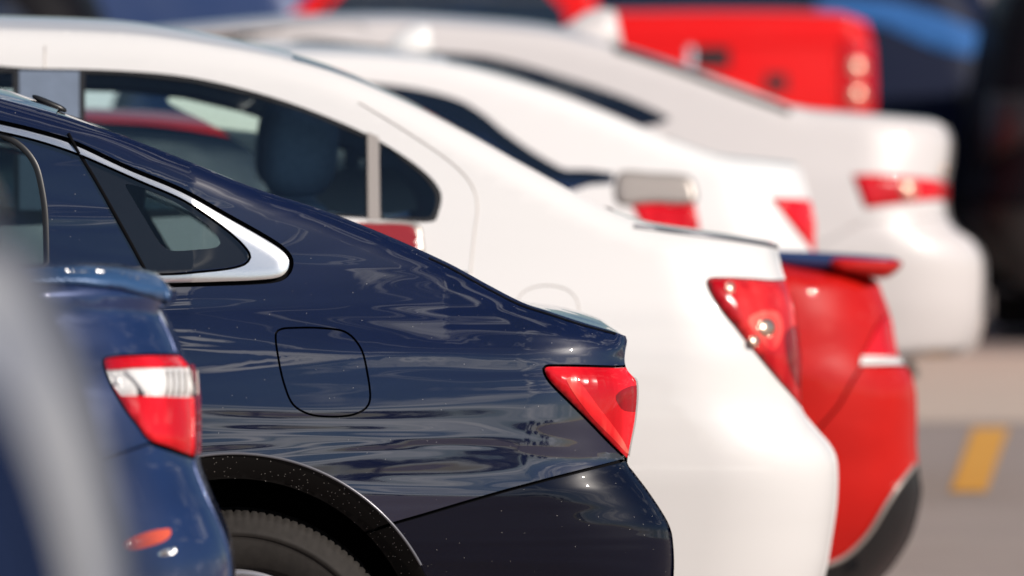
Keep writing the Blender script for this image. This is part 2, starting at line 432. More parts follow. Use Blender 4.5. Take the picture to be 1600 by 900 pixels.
        V = np.array([(v.x, v.y) for v in V]); T = np.array([f for f in Fc if len(f) == 3])
        C = V[T].mean(1); cls = np.where(inside(C, s.outer), 0, -1)
        for i, p in enumerate(s.panels):
            ins = inside(C, p['in']) & (cls >= 0); ring = inside(C, p['out']) & ~ins & (cls >= 0)
            cls[ring] = -1; cls[ins] = -1 if p['name'] is None else i + 1
        s.objs = {}
        for i in range(len(s.panels) + 1):
            sel = T[cls == i]
            if not len(sel): continue
            used, inv = np.unique(sel, return_inverse=True); sel = inv.reshape(-1, 3); P = V[used]
            p = s.panels[i - 1] if i else dict(name='body', off=0, bulge=(0, .01), thick=.012, func=None, mat=body_mat, sub=None, far=True, poly=s.outer)
            if s.panels and i and p['name'] is None: continue
            def g(Q, p=p):
                y = s.Y(Q[:, 0], Q[:, 1]) + p['off']
                if p['bulge'][0]:
                    d = dist_poly(Q, p.get('bp', p['poly'])); tt = np.clip(d / p['bulge'][1], .0, 1); y = y - p['bulge'][0] * np.sqrt(np.maximum(1 - (1 - tt) ** 2, .0))
                if p['func']: y = y + p['func'](Q[:, 0], Q[:, 1])
                return y
            e = .0015; ya = g(P); gx = (g(P + [e, 0]) - g(P - [e, 0])) / (2 * e); gz = (g(P + [0, e]) - g(P - [0, e])) / (2 * e)
            N = np.stack([gx, -np.ones(len(P)), gz], 1); N /= np.linalg.norm(N, axis=1)[:, None]
            s.emit(p, P, ya, N, sel)
        s.close_skin(body_mat, roof_mat or body_mat, tops, rear_lamp, rear_bump_z, bumper_mat)
        s.V2, s.T2 = V, T
        if liner: s.cabin()
    def emit(s, p, P, y, N, tris):
        cnt = {}
        for a, b, c in tris:
            for u, v in ((a, b), (b, c), (c, a)):
                k = (min(u, v), max(u, v)); cnt[k] = (u, v) if k not in cnt else None
        be = [e for e in cnt.values() if e]
        A3 = np.stack([P[:, 0], y, P[:, 1] - s.k * y], 1)
        base = len(A3); V = [*A3]; NN = [*N]; Fc = [tuple(t) for t in tris]
        for u, v in be:
            d = P[v] - P[u]; L = max(np.linalg.norm(d), 1e-9); n2 = np.array([d[1], 0, -d[0]]) / L
            i = len(V); th = np.array([0, p['thick'], 0])
            V += [A3[u], A3[v], A3[v] + th, A3[u] + th]; NN += [n2] * 4; Fc.append((i, i + 3, i + 2, i + 1))
        V = np.array(V); NN = np.array(NN)
        for side in ((0, 1) if p['far'] else (0,)):
            if side: 
                Vs = V.copy(); Vs[:, 2] += s.k * Vs[:, 1]; Vs[:, 1] = s.W - Vs[:, 1]; Vs[:, 2] -= s.k * Vs[:, 1]; Ns = NN * [1, -1, 1]; Fs = [f[::-1] for f in Fc]
            else: Vs, Ns, Fs = V, NN, Fc
            par = s.root
            if p['sub'] and (p['sub'], side) in s.objs: par = s.objs[(p['sub'], side)]
            if p['name'] == 'body' and side:
                o = mesh_obj('body', Vs, Fs, p['mat'], s.root, Ns)
            else: o = mesh_obj(p['name'], Vs, Fs, p['mat'], par, Ns)
            s.objs.setdefault((p['name'], side), o)
    def close_skin(s, body_mat, roof_mat, tops, rear_lamp, bump_z, bumper_mat):
        ny = 15; E = s.edge; ye = s.Y(E[:, 0], E[:, 1])
        def strip(name, i0, i1, mat, drop=0.0):
            V = []; Fc = []
            for i in range(i0, i1):
                c = np.interp(E[i, 0], s.crown[:, 0], s.crown[:, 1])
                for j in range(ny):
                    t = j / (ny - 1); t = .5 - .5 * math.cos(math.pi * t) if j not in (0, ny - 1) else t
                    y = ye[i] + (s.W - 2 * ye[i]) * t
                    V.append((E[i, 0], y, E[i, 1] + c * (1 - abs(2 * t - 1) ** 4) - drop - s.k * y))
            n = i1 - i0
            for i in range(n - 1):
                for j in range(ny - 1):
                    a = i * ny + j; Fc.append((a, a + ny, a + ny + 1, a + 1))
            return mesh_obj(name, V, Fc, mat, s.root)
        cuts = sorted(tops, key=lambda t: t[0])          # (x_start, name, material)
        for q, (x0, nm, mt) in enumerate(cuts):
            x1 = cuts[q + 1][0] if q + 1 < len(cuts) else 99
            i0 = int(np.searchsorted(E[:, 0], x0)); i1 = min(len(E), int(np.searchsorted(E[:, 0], x1)) + 1)
            if i1 - i0 > 1: strip(nm, i0, i1, mt or roof_mat, .004 if 'wind' in nm else 0)
        R = s.rearc; yr = s.Y(R[:, 0], R[:, 1])
        def rstrip(name, sel, mat, t0=0.0, t1=1.0, out=0.0, n=13):
            V = []; Fc = []
            for i in sel:
                for j in range(n):
                    t = t0 + (t1 - t0) * j / (n - 1); y = yr[i] + (s.W - 2 * yr[i]) * t
                    V.append((R[i, 0] + s.bulge * (1 - abs(2 * t - 1) ** 2.2) + out, y, R[i, 1] - s.k * y))
            for i in range(len(sel) - 1):
                for j in range(n - 1):
                    a = i * n + j; Fc.append((a, a + n, a + n + 1, a + 1))
            return mesh_obj(name, V, Fc, mat, s.root)
        z = R[:, 1]; idx = np.arange(len(R))
        bz = bump_z if bump_z is not None else z.min() - 1
        up = idx[z >= bz]; lo = idx[z < bz]
        if len(up) > 1: rstrip('tailgate' if getattr(s, 'hatch', False) else 'trunk_panel', up, body_mat)
        if len(lo) > 1:
            lo = np.concatenate([[max(lo[0] - 1, 0)], lo]); rstrip('rear_bumper', lo, bumper_mat or body_mat)
        if rear_lamp:
            zl, zh, w, mt = rear_lamp; li = idx[(z > zl) & (z < zh)]
            if len(li) > 2:
                rstrip('taillight_wrap', li, mt, -.005, w, .004, 8); rstrip('taillight_wrap', li, mt, 1 - w, 1.005, .004, 8)
        FC = s.frontc; yf = s.Y(FC[:, 0], FC[:, 1]); V = []; Fc = []; n = 13
        for i in range(len(FC)):
            for j in range(n):
                t = j / (n - 1); y = yf[i] + (s.W - 2 * yf[i]) * t; V.append((FC[i, 0] - .15 * (1 - abs(2 * t - 1) ** 2.2), y, FC[i, 1] - s.k * y))
        for i in range(len(FC) - 1):
            for j in range(n - 1):
                a = i * n + j; Fc.append((a, a + 1, a + n + 1, a + n))
        mesh_obj('front_panel', V, Fc, body_mat, s.root)
        x0, x1 = s.frontc[-1][0], s.rearc[-1][0]; W = s.W
        mesh_obj('underbody', [(x0, .1, s.bz), (x1, .15, s.bz), (x1, W - .15, s.bz), (x0, W - .1, s.bz), (x0, .1, s.bz + .03), (x1, .15, s.bz + .03), (x1, W - .15, s.bz + .03), (x0, W - .1, s.bz + .03)],
                 [(0, 1, 2, 3), (7, 6, 5, 4), (0, 4, 5, 1), (1, 5, 6, 2), (2, 6, 7, 3), (3, 7, 4, 0)], M['liner'], s.root, smooth=False)
    def wheels(s, wr=.345, wx=0.0, inset=.135, rr=.37, zc=.37):
        for x, rear in ((wx, 1), (-s.wb, 0)):
            for far in (0, 1):
                wheel(s.root, x, s.W - inset if far else inset, far, wr)
                V, Fc = lathe([(rr + .06, .03 + .07), (rr + .06, .42), (.05, .42)], 48)
                V = [(v[0] + x, (s.W - v[1]) if far else v[1], v[2] + zc) for v in V]
                mesh_obj('wheel_well', V, Fc, M['liner'], s.root)
    def seam(s, name, pts, width=.006, off=-.001, mat=None, px=True, far=True, par=None, step=.01):
        P = s.tr(pts) if px else np.array(pts, float); P = cr(P, step)
        t = np.gradient(P, axis=0); t /= np.maximum(np.linalg.norm(t, axis=1), 1e-9)[:, None]; n = np.stack([-t[:, 1], t[:, 0]], 1)
        V = []; Fc = []; rows = [(-1, .004), (-.8, off), (.8, off), (1, .004)]
        for w, o in rows:
            Q = P + n * width / 2 * w; y = s.Y(Q[:, 0], Q[:, 1]) + o; V.append(np.stack([Q[:, 0], y, Q[:, 1] - s.k * y], 1))
        m = len(P); V = np.vstack(V)
        for r in range(3):
            for i in range(m - 1): Fc.append((r * m + i, r * m + i + 1, (r + 1) * m + i + 1, (r + 1) * m + i))
        o = mesh_obj(name, V, Fc, mat or M['gap'], par or s.root)
        if far:
            Vs = V.copy(); Vs[:, 2] += s.k * Vs[:, 1]; Vs[:, 1] = s.W - Vs[:, 1]; Vs[:, 2] -= s.k * Vs[:, 1]
            mesh_obj(name, Vs, [f[::-1] for f in Fc], mat or M['gap'], par or s.root)
        return o
    def gapfloor(s, poly, width=.03, depth=.009, name='seam'):
        """dark bottom of a panel gap"""
        P = np.vstack([poly, poly[:1]])
        P = P[inside(P, offset_poly(s.outer, -.012))]
        for p in s.panels:
            if p['name'] in (None, 'wheel_arch_lip'): P = P[~inside(P, offset_poly(p['poly'], .0))]
        if len(P) < 3: return
        t = np.gradient(P, axis=0); t /= np.maximum(np.linalg.norm(t, axis=1), 1e-9)[:, None]; n = np.stack([-t[:, 1], t[:, 0]], 1); V = []; Fc = []
        for w in (-.5, .5):
            Q = P + n * width * w; y = s.Y(Q[:, 0], Q[:, 1]) + depth; V.append(np.stack([Q[:, 0], y, Q[:, 1] - s.k * y], 1))
        m = len(P); V = np.vstack(V)
        for i in range(m - 1):
            if np.linalg.norm(P[i + 1] - P[i]) < .08: Fc.append((i, i + 1, m + i + 1, m + i))
        mesh_obj(name, V, Fc, M['gap'], s.root)
    def cabin(s, belt=None, seats=True, xs=(-.45, -1.35)):
        xs = getattr(s, 'seat_x', xs)
        W = s.W; b = belt or getattr(s, 'belt', .95); x0, x1 = -s.wb + .75, -.42; xp = getattr(s, 'cab_x1', .25)
        fl = [(x0, .14, .34), (x1, .14, .34), (x1, W - .14, .34), (x0, W - .14, .34), (x0, .14, b), (x1, .14, b - .02), (x1, W - .14, b - .02), (x0, W - .14, b)]
        mesh_obj('cabin_floor', fl, [(0, 1, 2, 3), (0, 4, 5, 1), (1, 5, 6, 2), (2, 6, 7, 3), (3, 7, 4, 0)], M['cabin'], s.root, smooth=False)
        pz = b - .02
        mesh_obj('parcel_shelf', [(xp - .1, .16, pz), (xp + .42, .2, pz), (xp + .42, W - .2, pz), (xp - .1, W - .16, pz)], [(0, 1, 2, 3)], M['cabin'], s.root, smooth=False)
        if not seats: return
        hz = getattr(s, 'head_z', 1.22)
        for x in xs:
            for y in (.46, W - .46):
                V, Fc = superell((x + .12, y, hz - .42), (.09, .25, .30), .4, lean=.25); st = mesh_obj('seat', V, Fc, M['seat'], s.root)
                V, Fc = superell((x - .12, y, .5), (.26, .25, .09), .4); mesh_obj('cushion', V, Fc, M['seat'], st)
                V, Fc = superell((x + .20, y, hz), (.085, .14, .11), .62, lean=.1); mesh_obj('headrest', V, Fc, M['seat'], st)

def std_front(xr, zr, nose=-3.65, cowl=1.02, hood=.82, y=0):
    """roof, windscreen and bonnet ahead of the first traced roof point (rear axle at x = 0)"""
    return [(nose, hood - .10), (nose + .12, hood - .02), (nose + .5, hood + .05), (-2.35, cowl - .02), (-2.2, cowl + .03), (-1.75, zr - .17), (-1.45, zr - .06), (-1.2, zr - .01)] + ([(-1.0, zr + .005)] if xr > -.85 else [])
#BODY

# ------------------------------------------------------------------ the lot
def sheet(name, x0, x1, y0, y1, z, mat, nx=1, kind='structure'):
    V = [(x0, y0, z), (x1, y0, z), (x1, y1, z), (x0, y1, z)]
    o = mesh_obj(name, V, [(0, 1, 2, 3)], mat, smooth=False); o['kind'] = kind
    return o
def asphalt_mat(name, c0, c1, speck):
    m, n, l, p = new_mat(name); p.inputs['Roughness'].default_value = .85; p.inputs['Specular IOR Level'].default_value = .25
    t = n.new("ShaderNodeTexCoord")
    a = n.new("ShaderNodeTexNoise"); a.inputs['Scale'].default_value = .9; a.inputs['Detail'].default_value = 8; a.inputs['Roughness'].default_value = .7
    b = n.new("ShaderNodeTexNoise"); b.inputs['Scale'].default_value = 90; b.inputs['Detail'].default_value = 3
    l.new(t.outputs['Object'], a.inputs['Vector']); l.new(t.outputs['Object'], b.inputs['Vector'])
    r = n.new("ShaderNodeMix"); r.data_type = 'RGBA'; r.inputs[6].default_value = (*c0, 1); r.inputs[7].default_value = (*c1, 1); l.new(a.outputs['Fac'], r.inputs[0])
    r2 = n.new("ShaderNodeMix"); r2.data_type = 'RGBA'; r2.blend_type = 'MULTIPLY'; r2.inputs[0].default_value = speck
    l.new(r.outputs[2], r2.inputs[6]); l.new(b.outputs['Color'], r2.inputs[7]); l.new(r2.outputs[2], p.inputs['Base Color'])
    bu = n.new("ShaderNodeBump"); bu.inputs['Distance'].default_value = .004; l.new(b.outputs['Fac'], bu.inputs['Height']); l.new(bu.outputs[0], p.inputs['Normal'])
    return m
M['asphalt'] = asphalt_mat('asphalt', (.30, .245, .222), (.42, .352, .322), .3)
M['concrete'] = asphalt_mat('pale_concrete', (.54, .435, .36), (.66, .54, .45), .2)
M['yellow_line'] = asphalt_mat('orange_line_paint', (.68, .32, .05), (.82, .42, .09), .25)
sheet('ground', -900, 900, -900, 900, 0.0, M['asphalt'])
sheet('concrete_strip', -60, 60, 31.9, 37.4, .004, M['concrete'])
def gp(px, py, z=0.0):
    r = ray(px, py); t = (z - HC) / r[2]; return (r[0] * t, r[1] * t, z)
q = [gp(px, py, .005) for px, py in ((1484, 768), (1541, 768), (1576, 668), (1521, 668))]
ln = mesh_obj('painted_line', q, [(0, 1, 2, 3)], M['yellow_line'], smooth=False); ln['kind'] = 'structure'

# ------------------------------------------------------------------ the navy sedan in focus
c = Car('parked_sedan', 'sharp navy blue sedan with chrome edged side window, round fuel door and red taillight', dist=16.3, axle_px=340, W=1.82, yaw=1.5, group='cars parked in the row')
zc = [c.uv(p)[1] for p in ((300, 552), (980, 548))]; xc = [c.uv(p)[0] for p in ((300, 552), (980, 548))]
c.outline([(-260, 112), (-120, 126), (0, 156), (100, 183), (200, 217), (300, 256), (400, 296), (500, 328), (600, 367), (700, 412), (760, 445), (812, 472), (852, 486), (908, 504), (950, 516)],
          [(983, 525), (985, 532), (983, 543), (981, 555), (981, 567), (985, 579), (998, 596), (996, 650), (984, 722), (992, 734), (1017, 767), (1047, 814), (1055, 840), (1057, 900), (1045, 1000), (1010, 1050)],
          sil=False, ytop=.27, yrear=.22, bottom_z=.22, crown=((-9, .03), (-.42, .03), (-.3, .018), (-.1, .006), (.55, .005), (.60, .007), (.64, .016), (.68, .024), (.72, .028), (.76, .027), (.785, .021), (.80, .011), (.807, .001), (9, .0)),
          crease=([(xc[0], zc[0]), (xc[1], zc[1])], .42, .006),
          sect=((.15, .13), (.30, .085), (.45, .045), (.58, .016), (.68, .002), (.78, .003), (.86, .009), (.93, .017), (1.0, .027), (1.15, .055), (1.6, .07)),
          Rr=.22, Ar=.11, Rt=.05, At=.035, bulge=.01,
          front=std_front(-.85, 1.5, nose=-3.75))
ax, az = c.uv((365, 1040)); ro, ri = 332 / 800, 293 / 800
c.panel('rear_bumper', [(560, 838), (611, 819), (660, 805), (720, 787), (789, 767), (860, 748), (920, 733), (975, 719), (1100, 690), (1150, 1200), (620, 1200)], M['navy_bumper'], gap=.0065, px=True, sharp=True, func=lambda x, z: .004 + .25 * np.clip(.62 - z, 0, 1) ** 1.6)
bump_poly = c.panels[-1]['poly']
a = np.linspace(0, 2 * math.pi, 120, endpoint=False)
c.panels.append(dict(name='wheel_arch_lip', poly=np.stack([ax + ro * np.cos(a), az + ro * np.sin(a)], 1), mat=M['arch'], off=-.002, bulge=(0, .01), gap=0, thick=.02, h=.012, sub=None, far=True,
                     func=lambda x, z: .034 * np.clip((ro - np.hypot(x - ax, z - az)) / (ro - ri), 0, 1) ** 1.3 + .001))
c.hole(np.stack([ax + ri * np.cos(a), az + ri * np.sin(a)], 1))
c.arch(-c.wb, .39, .37)
fd = c.panel('fuel_door', [(431, 521), (440, 514), (456, 512.5), (487, 512), (519, 514), (538, 518), (553, 529), (566, 549), (574, 583), (578.5, 617), (576, 632), (566, 642), (547, 649), (515, 651), (483, 647), (458, 632), (444, 600), (435, 560)], M['navy'], gap=.0042, h=.012, off=0)
tl = c.panel('taillight', [(849, 576), (853, 572), (862, 571), (905, 571.5), (960, 573), (1010, 574), (1030, 600), (1010, 730), (983.5, 720.5), (972, 711), (950, 690), (920, 659), (890, 629), (862, 601), (852, 587)], M['lens'], off=.001, bulge=(.016, .03), h=.012, gap=.005)
ch_out = [(-200, 168), (-60, 179), (0, 191), (55, 204), (111, 221), (200, 262), (284, 297), (356, 337), (418, 372), (444, 390), (455, 406), (452, 424), (438, 436), (400, 441), (340, 443.5), (289, 445), (150, 448), (-200, 449)]
ch_in = [(-200, 184), (-60, 195), (0, 206.5), (60, 221), (118, 240), (170, 262), (222, 285), (284, 312), (329, 341), (364, 368), (385, 389), (391, 402), (382, 413), (356, 420), (310, 425), (276, 428), (150, 431), (-200, 432)]
trim = c.panel('window_trim', [(x, y + (-5 if y < 400 and x < 440 else 0)) if False else (x, y) for x, y in ch_out], M['chrome'], off=.004, bulge=(.010, .03), h=.006, gap=.009, thick=.02)
inner = c.panel('window_pillar', ch_in, M['navy'], off=.006, thick=.01, h=.02, gap=.005)
c.panel('rear_door_glass', [(-200, 194), (-60, 204), (0, 216), (24, 228), (40, 243), (52, 262), (60, 290), (66, 330), (68, 380), (68, 430), (-200, 430)], M['glass'], off=.009, thick=.004, h=.03)
c.panel('quarter_glass_border', [(136, 249), (175, 264), (222, 286), (283, 314), (328, 343), (362, 370), (381, 390), (387, 402), (379, 411), (354, 417.5), (310, 422), (276, 425.5), (232, 425)], M['gloss_black'], off=.007, thick=.01, h=.02)
c.panel('quarter_glass', [(196, 288), (222, 293), (262, 310), (298, 331), (325, 352), (341, 371), (344, 381), (336, 387), (310, 390), (280, 392), (262, 390), (248, 378), (228, 345), (205, 306)], M['glass'], off=.007, thick=.004, h=.03)
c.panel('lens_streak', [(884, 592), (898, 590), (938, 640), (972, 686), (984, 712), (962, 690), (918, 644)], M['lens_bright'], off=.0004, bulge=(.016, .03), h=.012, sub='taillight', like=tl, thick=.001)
c.panel('lens_facet', [(962, 618), (980, 605), (1000, 604), (1000, 640), (976, 642), (966, 632)], M['lens_deep'], off=.0005, bulge=(.016, .03), h=.012, sub='taillight', like=tl, thick=.001)
c.belt = 1.12; c.head_z = 1.27; c.cab_x1 = .1
tops = [(-4.2, 'hood', M['navy']), (-2.24, 'windshield', M['glass_dark']), (-1.42, 'roof', M['navy']), (-.33, 'rear_window', M['glass_dark']), (.50, 'trunk_lid', M['navy'])]
c.build(M['navy'], hf=.018, hc=.1, xf=-1.0, tops=tops, rear_lamp=(c.uv((990, 718), .2)[1], c.uv((990, 585), .2)[1], .2, M['lens']), rear_bump_z=c.uv((984, 726), .2)[1], bumper_mat=M['navy_bumper'])
c.gapfloor(fd); c.gapfloor(trim, .03, .012); c.gapfloor(inner, .02, .014)
c.gapfloor(tl, .03)
c.gapfloor(bump_poly, .04)
c.seam('door_seam', [(107, 208), (114, 222), (124, 240)], .006, -.008)
c.seam('door_seam', [(124, 240), (150, 283), (190, 354), (227, 422)], .007, .002)
c.seam('door_seam', [(227, 422), (240, 446)], .006, -.008)
c.seam('door_seam', [(240, 447), (258, 474), (275, 500), (292, 532), (301, 557), (305, 600), (304, 650), (296, 700)], .006, .001)
c.seam('glass_rubber', [(0, 210), (24, 222), (42, 238), (56, 260), (64, 290), (70, 330), (72, 380), (72, 431)], .012, .003, M['black'])
c.seam('trunk_seam', [(670, 403), (700, 417), (760, 450), (812, 476), (852, 489), (908, 507), (950, 518.5), (962, 521.5)], .0045, -.001, far=False)
an = np.linspace(math.radians(28), math.radians(118), 60)
c.seam('arch_edge_highlight', [(ax + (ro + .001) * math.cos(t), az + (ro + .001) * math.sin(t)) for t in an], .006, -.004, M['chrome_soft'], px=False)  # pale rim stands in for light caught on the arch lip
c.wheels(.343, 0.03, inset=.15, rr=ri - .06, zc=az)
# end caps of the roof drip moulding
x, z = c.uv((78, 180), .45)
V, Fc = superell((x, .42, z + .004), (.035, .014, .007), .7, 16, 10, 0); V = [(v[0], v[1], v[2] - (v[0] - x) * .42) for v in V]
mesh_obj('roof_moulding_cap', V, Fc, M['black'], c.root)
HERO = c

# ------------------------------------------------------------------ blue sedan in front, left
c = Car('parked_sedan', 'slightly blurred deep blue sedan with trunk lip and red and white taillight', dist=13.9, axle_px=-560, W=1.80, yaw=3.5, group='cars parked in the row')
c.outline([(-700, 150), (-560, 190), (-420, 262), (-300, 340), (-200, 395), (-120, 420), (0, 418), (100, 417), (150, 417), (200, 421), (250, 431)],
          [(284, 452), (285, 460), (281, 470), (270, 478), (262, 480), (268, 492), (279, 512), (290, 536), (297, 556), (310, 570), (318, 600), (321, 640), (321, 700), (321, 722), (338, 769), (359, 816), (373, 853), (378, 893), (378, 960), (365, 1080), (330, 1180)],
          sil=False, ytop=.25, yrear=.2, bottom_z=.22, crown=((-9, .04), (-.4, .03), (.4, .012), (9, .006)),
          sect=((.15, .12), (.35, .05), (.55, .01), (.7, 0), (.85, .01), (.95, .03), (1.1, .09), (1.6, .22)), Rr=.38, Ar=.22, Rt=.055, At=.085, bulge=.02,
          front=std_front(-.9, 1.47))
c.panel('rear_bumper', [(-100, 780), (100, 740), (233, 693), (300, 716), (420, 735), (420, 1300), (-400, 1300), (-240, 900)], M['blue'], gap=.004, sharp=True)
c.arch(0, .37, .38); c.arch(-c.wb, .37, .38)
t1 = c.panel('taillight', [(163, 561), (175, 557), (205, 555), (260, 554), (300, 556), (350, 560), (350, 728), (322, 722), (299, 713), (265, 700), (233, 688), (217, 667), (198, 642), (178, 608), (166, 580)], M['lens'], bulge=(.014, .03), h=.016, gap=.004)
c.panel('reversing_lens', [(166, 578), (210, 574), (260, 573), (350, 573), (350, 621), (290, 621), (240, 619), (190, 618), (176, 600)], M['clear'], off=-.003, bulge=(.014, .03), h=.016, sub='taillight', sharp=True)
c.panel('side_reflector', [(193, 851), (200, 843), (235, 830), (266, 826), (268, 832), (262, 842), (240, 852), (205, 860)], M['amber'], bulge=(.008, .015), h=.012)
c.panel('exhaust_tip', [(246, 866), (262, 858), (276, 856), (274, 863), (258, 869)], M['chrome'], bulge=(.006, .01), h=.012)
c.panel('side_window', [(-1400, 180), (-1000, 160), (-760, 190), (-620, 260), (-500, 350), (-520, 400), (-1400, 420)], M['glass_dark'], off=.004, h=.04)
c.panel('trunk_spoiler', [(-40, 405), (100, 405), (200, 410), (290, 430), (300, 462), (286, 470), (262, 474), (236, 464), (190, 452), (120, 443), (-40, 440)], M['lip_blue'], off=-.002, bulge=(.022, .03), h=.012, gap=.002, sharp=True)  # spoiler coloured lighter for the sky it mirrors
c.belt = .98
c.build(M['blue'], hf=.03, xf=-.6, tops=[(-4.2, 'hood', None), (-2.24, 'windshield', M['glass_dark']), (-1.42, 'roof', None), (-.3, 'rear_window', M['glass_dark']), (.43, 'trunk_lid', None)],
        rear_lamp=(c.uv((320, 715), .2)[1], c.uv((320, 566), .2)[1], .16, M['lens']), rear_bump_z=c.uv((320, 722), .2)[1])
c.gapfloor(t1)
for k in range(6):
    x = 262 + 9 * k
    c.seam('lens_rib', [(x, 579), (x + 1, 598), (x + 1, 616)], .0035, -.0185, M['silver'], far=False, par=c.objs[('taillight', 0)])
c.seam('lens_rib', [(196, 580), (212, 598), (226, 617)], .005, -.0185, M['chrome_soft'], far=False, par=c.objs[('taillight', 0)])
# trunk lip spoiler
def lip(c, pts, yin, mat, name='trunk_spoiler', over=.05, thick=.018, lift=.006):
    """thin blade across the trunk edge: side profile points (x, z), swept to the far side"""
    P = np.array(pts); n = len(P); V = []; Fc = []; ny = 15
    for j in range(ny):
        t = j / (ny - 1); u = abs(2 * t - 1); y = yin + (c.W - 2 * yin) * t; en = 1 - .15 * u ** 10
        for x, z in P: V.append((P[:, 0].mean() + (x - P[:, 0].mean()) * en + over * (1 - u ** 2.5), y, P[:, 1].mean() + (z - P[:, 1].mean()) * en - c.k * y))
    for j in range(ny - 1):
        for i in range(n):
            a = j * n + i; b = j * n + (i + 1) % n; Fc.append((a, b, b + n, a + n))
    Fc.append(tuple(range(n))[::-1]); Fc.append(tuple(range((ny - 1) * n, ny * n)))
    return mesh_obj(name, V, Fc, mat, c.root)
c.seam('spoiler_highlight', [(104, 421), (150, 422), (195, 428), (232, 436)], .010, -.022, M['chrome'], far=False)  # bright strip added as the highlight along the spoiler edge
c.wheels(.335)
C2 = c

# ------------------------------------------------------------------ very near car, far out of focus
c = Car('parked_hatchback', 'heavily blurred dark blue car tail with painted pale reflections at the lower left edge', dist=5.6, axle_px=-1500, W=1.78, yaw=2.5, group='cars parked in the row')
c.outline([(-1300, -120), (-800, -60), (-400, 60), (-200, 190), (-60, 300)],
          [(0, 352), (20, 366), (72, 425), (112, 500), (155, 616), (188, 740), (212, 830), (228, 900), (250, 1060), (280, 1180), (305, 1350), (310, 1500), (290, 1800), (250, 2000)],
          sil=False, ytop=.30, yrear=.25, bottom_z=.25, bulge=.02, crown=((-9, .03), (9, .01)), sect=((.15, .12), (.35, .05), (.6, .01), (.75, 0), (.9, .02), (1.0, .05), (1.5, .22)), Rr=.16, Ar=.14, Rt=.06, At=.04,
          front=std_front(-.9, 1.45))
c.arch(0, .37, .38); c.arch(-c.wb, .37, .38)
c.panel('rear_quarter_glass', [(-700, 90), (-500, 140), (-260, 270), (-160, 360), (-160, 420), (-700, 420)], M['glass_dark'], off=.004, h=.04)
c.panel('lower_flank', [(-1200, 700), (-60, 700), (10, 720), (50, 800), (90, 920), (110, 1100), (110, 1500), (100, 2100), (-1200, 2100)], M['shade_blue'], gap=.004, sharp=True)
c.panel('pale_sheen_band', [(-6, 392), (40, 436), (85, 520), (122, 620), (150, 720), (172, 830), (180, 920), (186, 1040), (130, 1040), (112, 900), (82, 790), (44, 690), (0, 610), (-80, 560), (-300, 540), (-300, 392)], M['pale'], off=-.001, h=.03)  # pale band painted as sky reflected on the dark flank
c.panel('blue_sheen_stripe', [(150, 620), (172, 690), (196, 790), (206, 860), (206, 1000), (192, 1000), (186, 880), (170, 770), (152, 680)], M['far_blue'], off=-.001, h=.03)  # blue sheen painted between the pale bands
c.panel('pale_sheen_edge', [(196, 720), (212, 790), (226, 870), (238, 960), (240, 1040), (214, 1040), (212, 880), (200, 790)], M['pale'], off=-.001, h=.03)  # second pale band, also painted reflection
c.hatch = True
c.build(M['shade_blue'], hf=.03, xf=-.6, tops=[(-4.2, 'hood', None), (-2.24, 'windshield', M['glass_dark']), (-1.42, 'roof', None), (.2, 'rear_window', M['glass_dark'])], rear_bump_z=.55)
c.wheels(.335)
C1 = c

# ------------------------------------------------------------------ white sedan behind the navy one
c = Car('parked_sedan', 'white sedan with greenish side windows and slanted red taillight behind the navy sedan', dist=18.75, axle_px=600, W=1.78, yaw=3, group='cars parked in the row')
c.outline([(-200, 26), (0, 30), (200, 39), (320, 58), (430, 82), (520, 110), (620, 156), (700, 200), (800, 258), (900, 312), (960, 338), (1000, 350), (1100, 364), (1180, 376)],
          [(1230, 395), (1233, 420), (1242, 450), (1251, 500), (1257, 560), (1259, 635), (1282, 668), (1306, 696), (1316, 720), (1317, 780), (1310, 840), (1301, 894), (1280, 960), (1240, 1010)],
          sil=True, bottom_z=.22, bulge=.012, crown=((-9, .05), (-.6, .045), (.3, .02), (9, .008)), yrear=.2,
          crease=None, sect=((.15, .12), (.35, .05), (.6, .008), (.75, 0), (.88, .008), (.98, .025), (1.1, .07), (1.6, .24)), Rr=.30, Ar=.2, Rt=.06, At=.04,
          front=std_front(-.95, 1.52))
c.panel('rear_bumper', [(760, 780), (900, 738), (1015, 731), (1200, 733), (1256, 690), (1262, 640), (1400, 620), (1400, 1100), (760, 1200)], M['white'], off=-.0015, sharp=True)
c.arch(0, .37, .38); c.arch(-c.wb, .37, .38)
t4 = c.panel('taillight', [(1104, 441), (1108, 435), (1118, 433.5), (1160, 435), (1200, 438), (1275, 446), (1300, 640), (1257, 638), (1248, 630), (1222, 601), (1196, 570), (1170, 538), (1148, 510), (1128, 486), (1110, 458)], M['lens_dark'], bulge=(.02, .04), h=.02, gap=.003)
c.panel('lens_facet', [(1168, 500), (1190, 486), (1216, 490), (1222, 520), (1206, 548), (1188, 530)], M['lens_bright'], off=-.001, bulge=(.02, .04), h=.02, sub='taillight', like=t4, thick=.001)  # brighter red patch stands in for highlights in the lens
c.dome('glint_dome', (1197, 512), 15, M['sun_dome'], 'taillight', h=.8); c.dome('glint_dome', (1178, 533), 9, M['sun_dome'], 'taillight', h=.8); c.dome('glint_dome', (1140, 449), 8, M['sun_dome'], 'taillight', h=.8); c.dome('glint_dome', (1246, 596), 5, M['sun_dome'], 'taillight', h=.8)  # small domes added for sun glints in the lamp
c.panel('lens_facet', [(1226, 520), (1246, 510), (1256, 570), (1254, 612), (1238, 590), (1228, 556)], M['lens_deep'], off=-.001, bulge=(.02, .04), h=.02, sub='taillight', like=t4, thick=.001)
